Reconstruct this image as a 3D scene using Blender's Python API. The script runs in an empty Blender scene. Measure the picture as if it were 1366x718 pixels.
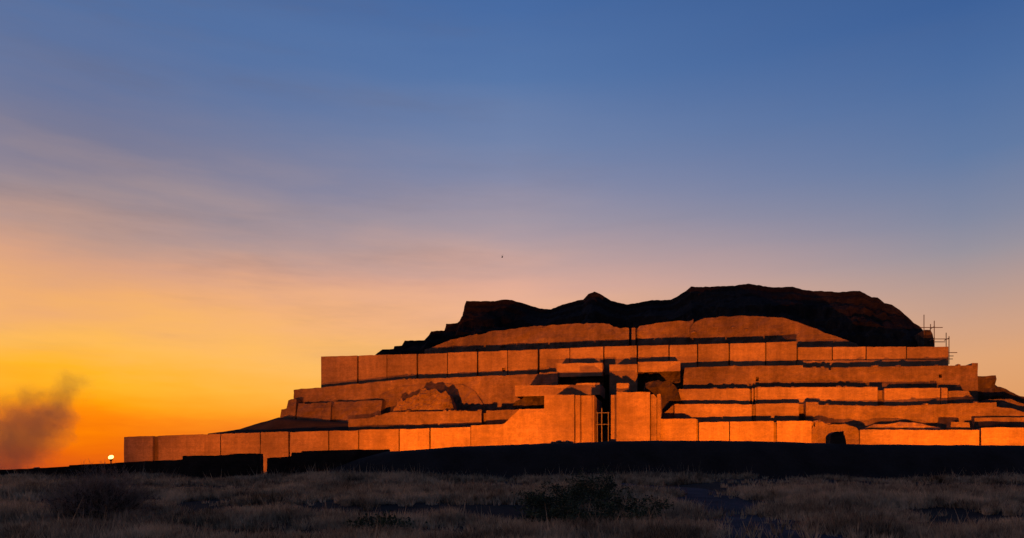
import bpy, bmesh, math, random
import numpy as np
from mathutils import Vector, noise as mn

R = math.radians
random.seed(7)
rng = np.random.default_rng(11)
scene = bpy.context.scene
C = scene.collection

# ------------------------------------------------------------------ camera
F, CX, HY, EYE = 986.6, 683.0, 626.0, 1.6
cam = bpy.data.cameras.new("camera"); cam_o = bpy.data.objects.new("camera", cam); C.objects.link(cam_o)
cam_o.location = (0, 0, EYE); cam_o.rotation_euler = (R(90), 0, 0)
cam.sensor_width = 36; cam.lens = 26.0; cam.shift_y = (HY - 359.0) / 1366.0
cam.clip_start = 0.1; cam.clip_end = 20000
scene.camera = cam_o

# ------------------------------------------------------------------ view
vs = scene.view_settings
vs.view_transform = 'Standard'; vs.look = 'None'; vs.exposure = 0.0; vs.gamma = 1.0
vs.use_curve_mapping = False
scene.render.engine = 'CYCLES'
scene.cycles.max_bounces = 5; scene.cycles.diffuse_bounces = 2; scene.cycles.volume_bounces = 1
scene.cycles.use_denoising = True
scene.cycles.volume_step_rate = 1.0

# ------------------------------------------------------------------ sky (dusk, the sun has just gone down behind the left of the ruin)
SUN_AZ = R(-31.0)                       # measured from +Y towards +X
SUN_EL = R(0.6)
def s2l(c):
    return tuple(((v / 255) / 12.92 if v / 255 <= 0.04045 else ((v / 255 + 0.055) / 1.055) ** 2.4) for v in c) + (1.0,)

world = bpy.data.worlds.new("World"); scene.world = world; world.use_nodes = True
nt = world.node_tree; nt.nodes.clear(); N = nt.nodes.new; L = nt.links.new
def math_node(op, a, b=None, clamp=False, tree=None):
    t = tree or nt
    m = t.nodes.new('ShaderNodeMath'); m.operation = op; m.use_clamp = clamp
    for i, v in enumerate((a, b)):
        if v is None: continue
        if isinstance(v, (int, float)): m.inputs[i].default_value = v
        else: t.links.new(v, m.inputs[i])
    return m.outputs[0]
def mixc(fac, a, b, mode='MIX', tree=None):
    t = tree or nt
    m = t.nodes.new('ShaderNodeMix'); m.data_type = 'RGBA'; m.blend_type = mode
    for key, v in ((0, fac), (6, a), (7, b)):
        if isinstance(v, (int, float)): m.inputs[key].default_value = v
        elif isinstance(v, tuple): m.inputs[key].default_value = v
        else: t.links.new(v, m.inputs[key])
    return m.outputs[2]
def maprange(v, a, b, c=0.0, d=1.0, tree=None, smooth=False):
    t = tree or nt
    m = t.nodes.new('ShaderNodeMapRange'); m.interpolation_type = 'SMOOTHSTEP' if smooth else 'LINEAR'
    t.links.new(v, m.inputs[0])
    for i, q in enumerate((a, b, c, d)): m.inputs[i + 1].default_value = q
    return m.outputs[0]
tc = N('ShaderNodeTexCoord'); nrm = N('ShaderNodeVectorMath'); nrm.operation = 'NORMALIZE'
L(tc.outputs['Generated'], nrm.inputs[0])
sep = N('ShaderNodeSeparateXYZ'); L(nrm.outputs[0], sep.inputs[0])
elev = math_node('MULTIPLY', math_node('ARCSINE', sep.outputs[2]), 180 / math.pi)
hor = N('ShaderNodeVectorMath'); hor.operation = 'MULTIPLY'; L(nrm.outputs[0], hor.inputs[0]); hor.inputs[1].default_value = (1, 1, 0)
hn = N('ShaderNodeVectorMath'); hn.operation = 'NORMALIZE'; L(hor.outputs[0], hn.inputs[0])
dt = N('ShaderNodeVectorMath'); dt.operation = 'DOT_PRODUCT'; L(hn.outputs[0], dt.inputs[0])
dt.inputs[1].default_value = (math.sin(SUN_AZ), math.cos(SUN_AZ), 0)
daz = math_node('MULTIPLY', math_node('ARCCOSINE', math_node('MINIMUM', math_node('MAXIMUM', dt.outputs['Value'], -1.0), 1.0)), 180 / math.pi)
# faint high streaks: bend the elevation a little so that the bands are not ruler-straight
mp = N('ShaderNodeMapping'); mp.inputs['Scale'].default_value = (2.2, 2.2, 13.0); mp.inputs['Rotation'].default_value = (0.0, R(9), 0)
L(nrm.outputs[0], mp.inputs[0])
ns = N('ShaderNodeTexNoise'); ns.inputs['Scale'].default_value = 1.6; ns.inputs['Detail'].default_value = 5; ns.inputs['Roughness'].default_value = 0.55
L(mp.outputs[0], ns.inputs['Vector'])
streak = math_node('SUBTRACT', ns.outputs[0], 0.5)
near_sun = maprange(daz, 0, 55, 1.0, 0.15, smooth=True)
elev2 = math_node('ADD', elev, math_node('MULTIPLY', math_node('MULTIPLY', streak, 5.5), near_sun))
t_el = math_node('DIVIDE', math_node('MAXIMUM', elev2, 0.0), 90.0, True)
def ramp(stops):
    r = N('ShaderNodeValToRGB'); cr = r.color_ramp; cr.interpolation = 'LINEAR'
    while len(cr.elements) > 1: cr.elements.remove(cr.elements[-1])
    for i, (deg, c) in enumerate(stops):
        e = cr.elements[0] if i == 0 else cr.elements.new(deg / 90.0)
        e.position = deg / 90.0; e.color = s2l(c)
    L(t_el, r.inputs[0]); return r.outputs[0]
S_ = ramp([(0, (205, 78, 22)), (1.3, (228, 98, 10)), (2.8, (250, 128, 2)), (4.3, (255, 160, 4)), (6.3, (255, 180, 36)), (8.2, (254, 186, 84)),
           (11.2, (238, 172, 112)), (13.5, (216, 161, 130)), (16, (184, 150, 140)), (18.4, (154, 138, 145)), (21, (122, 122, 147)), (25, (98, 115, 155)), (29, (82, 111, 160)), (45, (52, 77, 126)), (90, (46, 70, 120))])
M_ = ramp([(0, (215, 105, 40)), (3.8, (248, 160, 62)), (8, (252, 188, 108)), (11.5, (248, 184, 138)), (14, (226, 172, 150)), (16.2, (190, 160, 158)), (18.3, (162, 150, 163)),
           (21, (136, 139, 167)), (23.5, (114, 131, 169)), (28, (86, 118, 168)), (32.4, (70, 106, 162)), (48, (43, 70, 122)), (90, (46, 70, 120))])
R_ = ramp([(0, (205, 130, 80)), (4, (224, 156, 98)), (7.1, (224, 164, 116)), (9.5, (208, 161, 132)), (12, (182, 154, 146)), (14, (155, 147, 156)), (16, (132, 137, 160)),
           (20, (98, 122, 163)), (24.3, (76, 109, 160)), (28.5, (60, 96, 152)), (45, (36, 60, 110)), (90, (46, 70, 120))])
B_ = ramp([(0, (52, 47, 52)), (5, (64, 57, 68)), (10, (60, 58, 78)), (20, (42, 51, 80)), (40, (38, 54, 92)), (90, (46, 70, 120))])
col = mixc(maprange(daz, 2, 31), S_, M_)
col = mixc(maprange(daz, 31, 62), col, R_)
col = mixc(maprange(daz, 62, 150, smooth=True), col, B_)
sky = N('ShaderNodeTexSky'); sky.sky_type = 'NISHITA'; sky.sun_disc = False
sky.sun_elevation = SUN_EL; sky.sun_rotation = SUN_AZ; sky.altitude = 60
nish = mixc(1.0, sky.outputs[0], (0.004, 0.004, 0.004, 1), 'MULTIPLY')
mp2 = N('ShaderNodeMapping'); mp2.inputs['Scale'].default_value = (1.5, 1.5, 10.0); mp2.inputs['Rotation'].default_value = (0.0, R(16), 0); mp2.inputs['Location'].default_value = (3.1, 0.4, 0.2)
L(nrm.outputs[0], mp2.inputs[0])
nc = N('ShaderNodeTexNoise'); nc.inputs['Scale'].default_value = 1.5; nc.inputs['Detail'].default_value = 6; nc.inputs['Roughness'].default_value = 0.6
L(mp2.outputs[0], nc.inputs['Vector'])
wisp = math_node('MULTIPLY', maprange(nc.outputs[0], 0.46, 0.74, smooth=True), math_node('MULTIPLY', maprange(elev, 3, 12, smooth=True), near_sun))
col = mixc(math_node('MULTIPLY', wisp, 0.30), col, s2l((104, 96, 108)))          # thin dusky veils of high cloud
total = mixc(1.0, col, nish, 'ADD')
bg = N('ShaderNodeBackground'); L(total, bg.inputs[0]); bg.inputs[1].default_value = 1.0
wo = N('ShaderNodeOutputWorld'); L(bg.outputs[0], wo.inputs[0])

# the last red light along the horizon
sun = bpy.data.lights.new("sun", 'SUN'); sun_o = bpy.data.objects.new("sun", sun); C.objects.link(sun_o)
sun.energy = 0.06; sun.angle = R(4); sun.color = (1.0, 0.5, 0.2)
sd = Vector((math.sin(SUN_AZ) * math.cos(SUN_EL), math.cos(SUN_AZ) * math.cos(SUN_EL), math.sin(SUN_EL)))
sun_o.rotation_euler = (-sd).to_track_quat('-Z', 'Y').to_euler()

LAMP_COL = (1.0, 0.205, 0.0)           # sodium floodlight
LAMP_W = 86000

# ------------------------------------------------------------------ materials
def mat(name):
    m = bpy.data.materials.new(name); m.use_nodes = True
    t = m.node_tree; b = t.nodes['Principled BSDF']; return m, t, b
def noise_tex(t, scale, detail=4, rough=0.55, vec=None):
    n = t.nodes.new('ShaderNodeTexNoise'); n.inputs['Scale'].default_value = scale
    n.inputs['Detail'].default_value = detail; n.inputs['Roughness'].default_value = rough
    if vec is not None: t.links.new(vec, n.inputs['Vector'])
    return n.outputs[0]
def bump(t, b, h, strength, dist):
    bp = t.nodes.new('ShaderNodeBump'); bp.inputs['Strength'].default_value = strength; bp.inputs['Distance'].default_value = dist
    t.links.new(h, bp.inputs['Height']); t.links.new(bp.outputs[0], b.inputs['Normal'])

def brick_mat(name, c1, c2, wear, relief=0.5, joints=0.35):
    m, t, b = mat(name)
    tc = t.nodes.new('ShaderNodeTexCoord'); sp = t.nodes.new('ShaderNodeSeparateXYZ'); t.links.new(tc.outputs['Object'], sp.inputs[0])
    cb = t.nodes.new('ShaderNodeCombineXYZ')
    t.links.new(math_node('ADD', sp.outputs[0], sp.outputs[1], tree=t), cb.inputs[0]); t.links.new(sp.outputs[2], cb.inputs[1])
    br = t.nodes.new('ShaderNodeTexBrick'); t.links.new(cb.outputs[0], br.inputs['Vector'])
    br.inputs['Scale'].default_value = 1.0; br.inputs['Brick Width'].default_value = 0.38; br.inputs['Row Height'].default_value = 0.12
    br.inputs['Mortar Size'].default_value = 0.014; br.inputs['Mortar Smooth'].default_value = 0.3
    br.inputs['Color1'].default_value = c1 + (1,); br.inputs['Color2'].default_value = c2 + (1,)
    br.inputs['Mortar'].default_value = tuple(v * (1 - joints) for v in c1) + (1,)
    big = noise_tex(t, 0.22, 5, 0.6, tc.outputs['Object'])
    mid = noise_tex(t, 1.7, 6, 0.65, tc.outputs['Object'])
    fine = noise_tex(t, 5.0, 5, 0.75, tc.outputs['Object'])
    # rain streaks run down the faces
    mpg = t.nodes.new('ShaderNodeMapping'); mpg.inputs['Scale'].default_value = (1.6, 1.6, 0.12); t.links.new(tc.outputs['Object'], mpg.inputs[0])
    strk = noise_tex(t, 1.0, 4, 0.6, mpg.outputs[0])
    f1 = maprange(big, 0.38, 0.62, 1 - wear * 1.1, 1.06, tree=t); f2 = maprange(mid, 0.3, 0.72, 1 - wear * 0.9, 1.08, tree=t)
    f3 = maprange(fine, 0.3, 0.7, 0.80, 1.17, tree=t); f4 = maprange(strk, 0.35, 0.6, 1 - wear * 0.55, 1.04, tree=t)
    f = math_node('MULTIPLY', math_node('MULTIPLY', f1, f2, tree=t), math_node('MULTIPLY', f3, f4, tree=t), tree=t)
    # courses laid at different times, and each panel from its own batch of brick
    mpc = t.nodes.new('ShaderNodeMapping'); mpc.inputs['Scale'].default_value = (0.12, 0.12, 2.6); t.links.new(tc.outputs['Object'], mpc.inputs[0])
    f5 = maprange(noise_tex(t, 1.0, 3, 0.6, mpc.outputs[0]), 0.35, 0.65, 0.91, 1.06, tree=t)
    oi = t.nodes.new('ShaderNodeObjectInfo'); f6 = maprange(oi.outputs['Random'], 0, 1, 0.86, 1.10, tree=t)
    f = math_node('MULTIPLY', f, math_node('MULTIPLY', f5, f6, tree=t), tree=t)
    mul = t.nodes.new('ShaderNodeVectorMath'); mul.operation = 'SCALE'
    t.links.new(br.outputs[0], mul.inputs[0]); t.links.new(f, mul.inputs['Scale'])
    t.links.new(mul.outputs[0], b.inputs['Base Color'])
    b.inputs['Roughness'].default_value = 0.95; b.inputs['Specular IOR Level'].default_value = 0.15
    h = math_node('ADD', math_node('MULTIPLY', mid, 0.6, tree=t), math_node('ADD', math_node('MULTIPLY', fine, 0.25, tree=t), math_node('MULTIPLY', br.outputs['Fac'], -0.1, tree=t), tree=t), tree=t)
    bump(t, b, h, relief, 0.12)
    return m
M_BRICK = brick_mat('restored_brick', (0.36, 0.228, 0.13), (0.31, 0.195, 0.11), 0.22, 0.5, 0.25)
M_BRICK_OLD = brick_mat('weathered_brick', (0.30, 0.19, 0.12), (0.25, 0.16, 0.10), 0.34, 0.9)
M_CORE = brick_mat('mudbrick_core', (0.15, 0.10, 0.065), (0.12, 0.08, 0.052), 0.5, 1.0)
M_SUMMIT = brick_mat('summit_mudbrick_shaded', (0.055, 0.038, 0.027), (0.045, 0.03, 0.022), 0.5, 1.0)  # darker copy of the core brick, the summit's shade put into its colour
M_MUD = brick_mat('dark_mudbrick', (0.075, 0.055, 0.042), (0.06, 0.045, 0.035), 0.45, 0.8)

def soil_mat(name, c1, c2, scale=0.5, bumpd=0.06):
    m, t, b = mat(name)
    tc = t.nodes.new('ShaderNodeTexCoord')
    a = noise_tex(t, scale, 6, 0.6, tc.outputs['Object']); f = noise_tex(t, scale * 14, 5, 0.7, tc.outputs['Object'])
    k = maprange(math_node('ADD', math_node('MULTIPLY', a, 0.65, tree=t), math_node('MULTIPLY', f, 0.35, tree=t), tree=t), 0.36, 0.64, tree=t)
    t.links.new(mixc(k, c1 + (1,), c2 + (1,), tree=t), b.inputs['Base Color'])
    b.inputs['Roughness'].default_value = 1.0; b.inputs['Specular IOR Level'].default_value = 0.1
    bump(t, b, f, 0.8, bumpd); return m
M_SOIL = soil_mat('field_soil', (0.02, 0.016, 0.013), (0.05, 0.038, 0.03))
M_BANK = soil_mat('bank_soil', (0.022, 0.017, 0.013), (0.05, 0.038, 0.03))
M_PATH = soil_mat('path_dust', (0.03, 0.03, 0.034), (0.085, 0.08, 0.09), 0.9, 0.06)

def plant_mat(name, c1, c2, scale=0.6, fsc=25.0, trans=0.0):
    m, t, b = mat(name)
    tc = t.nodes.new('ShaderNodeTexCoord')
    a = noise_tex(t, scale, 5, 0.65, tc.outputs['Object']); f = noise_tex(t, fsc, 3, 0.6, tc.outputs['Object'])
    k = maprange(math_node('ADD', math_node('MULTIPLY', a, 0.55, tree=t), math_node('MULTIPLY', f, 0.45, tree=t), tree=t), 0.41, 0.60, tree=t)
    c = mixc(k, c1 + (1,), c2 + (1,), tree=t)
    t.links.new(c, b.inputs['Base Color'])
    b.inputs['Roughness'].default_value = 0.85; b.inputs['Specular IOR Level'].default_value = 0.2
    if trans:
        tr_ = t.nodes.new('ShaderNodeBsdfTranslucent'); t.links.new(c, tr_.inputs[0]); mx = t.nodes.new('ShaderNodeMixShader'); mx.inputs[0].default_value = trans
        t.links.new(b.outputs[0], mx.inputs[1]); t.links.new(tr_.outputs[0], mx.inputs[2]); t.links.new(mx.outputs[0], t.nodes['Material Output'].inputs[0])
    return m
M_GRASS = plant_mat('dry_grass', (0.12, 0.082, 0.045), (0.80, 0.575, 0.34), 0.55, 4.0, 0.5)
M_TWIG = plant_mat('dry_twig', (0.05, 0.038, 0.028), (0.15, 0.11, 0.08), 2.0)
M_TIP = plant_mat('dry_tip', (0.20, 0.15, 0.11), (0.62, 0.48, 0.36), 2.0, 6.0, 0.4)
M_LEAF = plant_mat('green_leaf', (0.012, 0.017, 0.007), (0.10, 0.12, 0.05), 2.0, 14.0, 0.2)
def plain(name, c, rough=0.5, metal=0.0):
    m, t, b = mat(name)
    tc = t.nodes.new('ShaderNodeTexCoord'); n = noise_tex(t, 12, 4, 0.6, tc.outputs['Object'])
    t.links.new(mixc(maprange(n, 0.3, 0.7, tree=t), tuple(v * 0.8 for v in c) + (1,), tuple(min(1, v * 1.15) for v in c) + (1,), tree=t), b.inputs['Base Color'])
    b.inputs['Roughness'].default_value = rough; b.inputs['Metallic'].default_value = metal; return m
M_STEEL = plain('rusty_steel', (0.07, 0.05, 0.04), 0.7, 0.1)
M_GATE = plain('pale_gate_paint', (0.13, 0.10, 0.08), 0.6)
M_BLACK = plain('black_housing', (0.03, 0.03, 0.03), 0.5)
M_BIRD = plain('dark_feathers', (0.03, 0.026, 0.025), 0.8)
def emit(name, c, s):
    m, t, b = mat(name)
    b.inputs['Base Color'].default_value = c + (1,); b.inputs['Emission Color'].default_value = c + (1,); b.inputs['Emission Strength'].default_value = s
    return m
M_GLOW = emit('lamp_glass', (1.0, 0.62, 0.16), 4.0)
M_LENS = emit('flood_lens', LAMP_COL, 6.0)

# ------------------------------------------------------------------ helpers
def link(name, verts, faces, m, parent=None, smooth=False):
    me = bpy.data.meshes.new(name); me.from_pydata([tuple(v) for v in verts], [], faces); me.materials.append(m)
    if smooth: me.polygons.foreach_set('use_smooth', [True] * len(me.polygons))
    me.update()
    o = bpy.data.objects.new(name, me); C.objects.link(o)
    if parent: o.parent = parent
    return o
def link_bm(name, bm, m, parent=None, smooth=False):
    me = bpy.data.meshes.new(name); bm.to_mesh(me); bm.free(); me.materials.append(m)
    if smooth: me.polygons.foreach_set('use_smooth', [True] * len(me.polygons))
    o = bpy.data.objects.new(name, me); C.objects.link(o)
    if parent: o.parent = parent
    return o
def tag(o, label=None, cat=None, group=None, kind=None):
    if label: o['label'] = label
    if cat: o['category'] = cat
    if group: o['group'] = group
    if kind: o['kind'] = kind
    return o
def empty(name, loc=(0, 0, 0), rz=0.0):
    o = bpy.data.objects.new(name, None); C.objects.link(o); o.location = loc; o.rotation_euler = (0, 0, rz); o.empty_display_size = 0.3; return o
def fbm(x, y, z, o=4):
    return mn.fractal(Vector((x, y, z)), 0.9, 2.1, o)
def tube(bm, p, q, r, seg=6, r2=None):
    p, q = Vector(p), Vector(q); d = (q - p).normalized()
    a = d.orthogonal().normalized(); b = d.cross(a); r2 = r if r2 is None else r2
    rings = []
    for c, rr in ((p, r), (q, r2)):
        rings.append([bm.verts.new(c + (a * math.cos(k * math.tau / seg) + b * math.sin(k * math.tau / seg)) * rr) for k in range(seg)])
    for k in range(seg):
        bm.faces.new((rings[0][k], rings[0][(k + 1) % seg], rings[1][(k + 1) % seg], rings[1][k]))
    bm.faces.new(rings[0][::-1]); bm.faces.new(rings[1])
def box(bm, x0, x1, y0, y1, z0, z1):
    v = [bm.verts.new(p) for p in ((x0, y0, z0), (x1, y0, z0), (x1, y1, z0), (x0, y1, z0), (x0, y0, z1), (x1, y0, z1), (x1, y1, z1), (x0, y1, z1))]
    for f in ((0, 3, 2, 1), (4, 5, 6, 7), (0, 1, 5, 4), (1, 2, 6, 5), (2, 3, 7, 6), (3, 0, 4, 7)): bm.faces.new([v[i] for i in f])

# ------------------------------------------------------------------ ground
GZ = 1.05                                # the site stands a metre above the field by the camera
def smooth01(t):
    t = np.clip(t, 0, 1); return t * t * (3 - 2 * t)
def ground_h(x, y):
    x = np.asarray(x, float); y = np.asarray(y, float)
    h = GZ * smooth01((y - 9) / 33.0)
    und = 0.10 * np.sin(x * 0.31 + 0.5 * np.sin(y * 0.22)) * np.sin(y * 0.42 + 1.3 + 0.6 * np.sin(x * 0.17)) + 0.05 * np.sin(x * 0.83 + y * 0.37) * np.sin(y * 0.9 - x * 0.4)
    h = h + und * smooth01((46 - y) / 8.0) * smooth01((y + 5) / 10)
    d = np.maximum(np.maximum(y - 190, 0), np.maximum(np.abs(x) - 150, 0))
    return h - 8 * smooth01(d / 350.0)
gx = np.concatenate([-np.geomspace(60, 9000, 26)[::-1], np.arange(-58, 58.1, 0.5), np.geomspace(60, 9000, 26)])
gy = np.concatenate([-np.geomspace(14, 9000, 16)[::-1], np.arange(-12, 60.1, 0.5), np.geomspace(62, 9000, 40)])
GX, GY = np.meshgrid(gx, gy); GH = ground_h(GX, GY)
nx, ny = len(gx), len(gy)
idx = np.arange(nx * ny).reshape(ny, nx)
gf = np.stack([idx[:-1, :-1], idx[:-1, 1:], idx[1:, 1:], idx[1:, :-1]], -1).reshape(-1, 4).tolist()
tag(link('ground', np.stack([GX, GY, GH], -1).reshape(-1, 3).tolist(), gf, M_SOIL, smooth=True), kind='structure')

# ------------------------------------------------------------------ the ziggurat
YAW, Y0 = R(13.0), 80.0
SA, CA = math.sin(YAW), math.cos(YAW)
zig = empty('ziggurat', (0, Y0, GZ), -YAW)
tag(zig, 'floodlit stepped brick ziggurat ruin with dark eroded summit rising behind the dark bank', 'ziggurat')
def at(px, py, v):
    """the point (u, height above the site) on the wall plane v metres behind the foot of the lowest terrace"""
    xp = (px - CX) / F
    t = (v + Y0 * CA) / (xp * SA + CA)
    return t * (xp * CA - SA) + Y0 * SA, EYE + t * (HY - py) / F - GZ
def U(px, v): return at(px, 600, v)[0]

def wall(name, v, top, zb, th, m=M_BRICK, parent=zig, amp=0.03, top_amp=0.03, lean=0.0, step=0.45, holes=(), seed=0.0, nsc=0.7, smooth=False, end_amp=None):
    """a masonry body: front face at v with the outline 'top', going th metres back; holes are real recesses"""
    if v > 0.6: v *= 1.36
    pts = [at(x, y, v) for x, y in top]
    hol = []
    for (x0, x1, y0, y1, d) in holes:
        a, b_ = at(x0, y0, v), at(x1, y1, v); hol.append((a[0], b_[0], b_[1], a[1], d))
    us = [p[0] for p in pts] + [q for h in hol for q in h[:2]]
    us = sorted(set(round(q, 4) for q in us))
    cols = []
    for a, b_ in zip(us[:-1], us[1:]):
        n = max(1, int(math.ceil((b_ - a) / step)))
        cols += [a + (b_ - a) * k / n for k in range(n)]
    cols.append(us[-1])
    pu = [p[0] for p in pts]; pz = [p[1] for p in pts]
    tz = []
    for i, c in enumerate(cols):
        z = float(np.interp(c, pu, pz))
        tz.append(z + top_amp * (fbm(c * 1.3, 3.1 + seed, 0.7) + 0.8 * min(0.0, mn.noise(Vector((c * 2.7, seed, 1.3)))) - 5.0 * max(0.0, mn.noise(Vector((c * 0.8, seed, 4.3))) - 0.28)))
    zmax = max(tz)
    lv = [zb] + [q for h in hol for q in h[2:4]] + [zmax + 0.01]
    lv = sorted(set(round(q, 4) for q in lv)); rows = []
    for a, b_ in zip(lv[:-1], lv[1:]):
        n = max(1, int(math.ceil((b_ - a) / step))); rows += [a + (b_ - a) * k / n for k in range(n)]
    rows.append(lv[-1])
    V, Fc = [], []; vid = {}
    for i, c in enumerate(cols):
        for j, r in enumerate(rows):
            z = min(r, tz[i])
            w = amp * 2.0 * fbm(c * nsc + seed, z * nsc, seed * 1.7 + v)
            vid[i, j] = len(V); V.append((c, v + w + lean * (z - zb), z))
    for i in range(len(cols) - 1):
        cm = (cols[i] + cols[i + 1]) / 2
        for j in range(len(rows) - 1):
            rm = (rows[j] + rows[j + 1]) / 2
            if rows[j] >= tz[i] and rows[j] >= tz[i + 1]: continue
            if any(h[0] < cm < h[1] and h[2] < rm < h[3] for h in hol): continue
            Fc.append((vid[i, j], vid[i + 1, j], vid[i + 1, j + 1], vid[i, j + 1]))
    J = len(rows) - 1
    bt = []; bb = []
    for i, c in enumerate(cols):
        bt.append(len(V)); V.append((c, v + th, tz[i]))
        bb.append(len(V)); V.append((c, v + th, zb))
    for i in range(len(cols) - 1):
        Fc.append((vid[i, J], vid[i + 1, J], bt[i + 1], bt[i]))
        Fc.append((bb[i + 1], bb[i], bt[i], bt[i + 1]))
    for i, flip in ((0, False), (len(cols) - 1, True)):
        ring = [vid[i, j] for j in range(J + 1)]
        q = []
        for k in ring:
            if not q or V[q[-1]] != V[k]: q.append(k)
        q = q + [bt[i], bb[i]]
        Fc.append(q if flip else q[::-1])
    for (u0, u1, z0, z1, d) in hol:                          # the lining of each recess
        b0 = len(V)
        V += [(u0, v, z0), (u1, v, z0), (u1, v, z1), (u0, v, z1), (u0, v + d, z0), (u1, v + d, z0), (u1, v + d, z1), (u0, v + d, z1)]
        Fc += [(b0, b0 + 1, b0 + 5, b0 + 4), (b0 + 1, b0 + 2, b0 + 6, b0 + 5), (b0 + 2, b0 + 3, b0 + 7, b0 + 6), (b0 + 3, b0, b0 + 4, b0 + 7), (b0 + 4, b0 + 5, b0 + 6, b0 + 7)]
    return link(name, V, Fc, m, parent, smooth)

def lerp_top(pts):
    xs = [p[0] for p in pts]; ys = [p[1] for p in pts]
    return lambda x: float(np.interp(x, xs, ys))
def panels(parent, v, spans, topf, zb, th, m=M_BRICK, gap=0.35, seed=0, holes=()):
    for k, sp in enumerate(spans):
        x0, x1 = sp[0], sp[1]; dv = sp[2] if len(sp) > 2 else random.choice((0, 0.02, 0.05, 0.09))
        dy = sp[3] if len(sp) > 3 else random.uniform(-0.25, 0.35)
        n = max(2, int((x1 - x0) / 12))
        tp = [(x0 + gap + (x1 - x0 - 2 * gap) * i / n, topf(x0 + (x1 - x0) * i / n) + dy) for i in range(n + 1)]
        hh = [h for h in holes if x0 < h[0] < x1]
        wall('wall_panel', v + dv, tp, zb, th - dv, m, parent, 0.022, 0.035, holes=hh, seed=seed + k * 3.7)

BACK = 88.0
# --- lowest terrace, left of the gate
tl = lerp_top([(165, 583), (346, 577), (480, 573.8), (628, 570)])
w0 = wall('terrace_wall', 0.45, [(165.6, 583.6), (346, 577.6), (480, 574.6), (628, 570.8)], 0, 8, M_BRICK_OLD, seed=1)
panels(w0, 0.0, [(165, 204, 0), (211, 294, 0.0), (294.5, 347, 0.05), (347.3, 385, 0.03), (386.5, 438, 0.0), (439, 478, 0.06), (479, 532, 0.0), (533, 573, 0.06), (574.5, 628, 0.0)], tl, 0, 0.46, seed=2)
w0b = wall('terrace_wall', 0.0, [(628.4, 567.6), (672, 565.8)], 0, 6, M_BRICK, seed=5)
wall('wing_wall', -0.8, [(671.5, 565.4), (673, 565.2), (682, 556), (693, 546), (726.5, 545.2)], 0, 3, M_BRICK, seed=6)
# --- gate towers
gl = wall('gate_tower', -0.8, [(726, 526.8), (766, 526.6)], 0, 9, M_BRICK, seed=9, top_amp=0.05)
wall('pilaster', -0.6, [(767.2, 527.2), (773.5, 527.2)], 0, 8, M_BRICK, gl, seed=10)
wall('niche_panel', -0.35, [(774, 527.6), (792, 527.8)], 0, 8, M_BRICK, gl, seed=11)
wall('jamb', -0.5, [(790.6, 527.2), (792.6, 527.2)], 0, 1.5, M_BRICK, gl, seed=12)
gr = wall('gate_tower', -0.8, [(822.5, 523.3), (867, 523.2)], 0, 9, M_BRICK, seed=13, top_amp=0.05)
wall('jamb', -0.4, [(815, 526.8), (823, 526.8)], 0, 8, M_BRICK, gr, seed=14)
wall('pilaster', -0.55, [(868, 527), (872, 526.5), (876, 531)], 0, 5, M_BRICK_OLD, gr, seed=15, top_amp=0.12)
wall('pilaster', -0.4, [(876.5, 526), (881, 525.5), (881.6, 545)], 0, 5, M_BRICK_OLD, gr, seed=16, top_amp=0.12)
# --- lowest terrace, right of the gate
tr = lerp_top([(870, 559), (930, 558.6), (930.2, 563.6), (973, 562.6), (1033, 561.8), (1083, 561.4), (1306, 572.6), (1310, 570.2), (1500, 571), (1760, 574)])
w0c = wall('terrace_wall', 0.45, [(870, 559.8), (930.5, 559.4), (931, 564.4), (1085, 562.3)], 0, 8, M_BRICK_OLD, seed=20)
panels(w0c, 0.0, [(870, 929, 0), (932, 973, 0.05, 0), (973.6, 1032.6, 0.0, 0), (1036, 1083, 0.0, 0)], tr, 0, 0.46, seed=21)
wall('terrace_wall', 0.0, [(1087.5, 563), (1093, 562), (1097, 561.3), (1100, 564), (1106, 566), (1118, 565.2), (1126, 565), (1134, 567.5), (1143, 570.5), (1146, 573)], 0, 8, M_BRICK_OLD, seed=24, amp=0.10, top_amp=0.12)
wall('buttress_stump', -0.25, [(1083.3, 571), (1085.5, 567.5), (1088.3, 574)], 0, 1.2, M_BRICK_OLD, seed=25, amp=0.12, top_amp=0.2)
w0d = wall('terrace_wall', 0.45, [(1147, 574), (1306, 573.4), (1309, 571), (1500, 572), (1760, 575)], 0, 8, M_BRICK_OLD, seed=27)
panels(w0d, 0.0, [(1147, 1306, 0, 0)], lambda x: 573.2, 0, 0.46, seed=28)
panels(w0d, 0.0, [(1308.6, 1402, 0.03, 0), (1403, 1490, 0.0, 0), (1491, 1580, 0.05, 0), (1581, 1690, 0, 0)], tr, 0, 0.46, seed=30)
wall('rubble_heap', 0.75, [(1150, 573), (1158, 569), (1168, 566), (1190, 564.3), (1215, 564), (1240, 564.6), (1256, 566), (1262, 573)], 3, 1.6, M_BRICK_OLD, seed=33, amp=0.16, top_amp=0.2, lean=0.25, nsc=1.4)
wall('rubble_heap', 1.1, [(1268, 571), (1269, 563), (1293, 563.4), (1294, 571)], 3, 1.2, M_BRICK_OLD, seed=34, amp=0.05)
wall('terrace_wall', 2.4, [(1300, 557.3), (1330, 557.0), (1400, 557), (1700, 560)], 3, 3, M_BRICK_OLD, seed=35)

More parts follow.
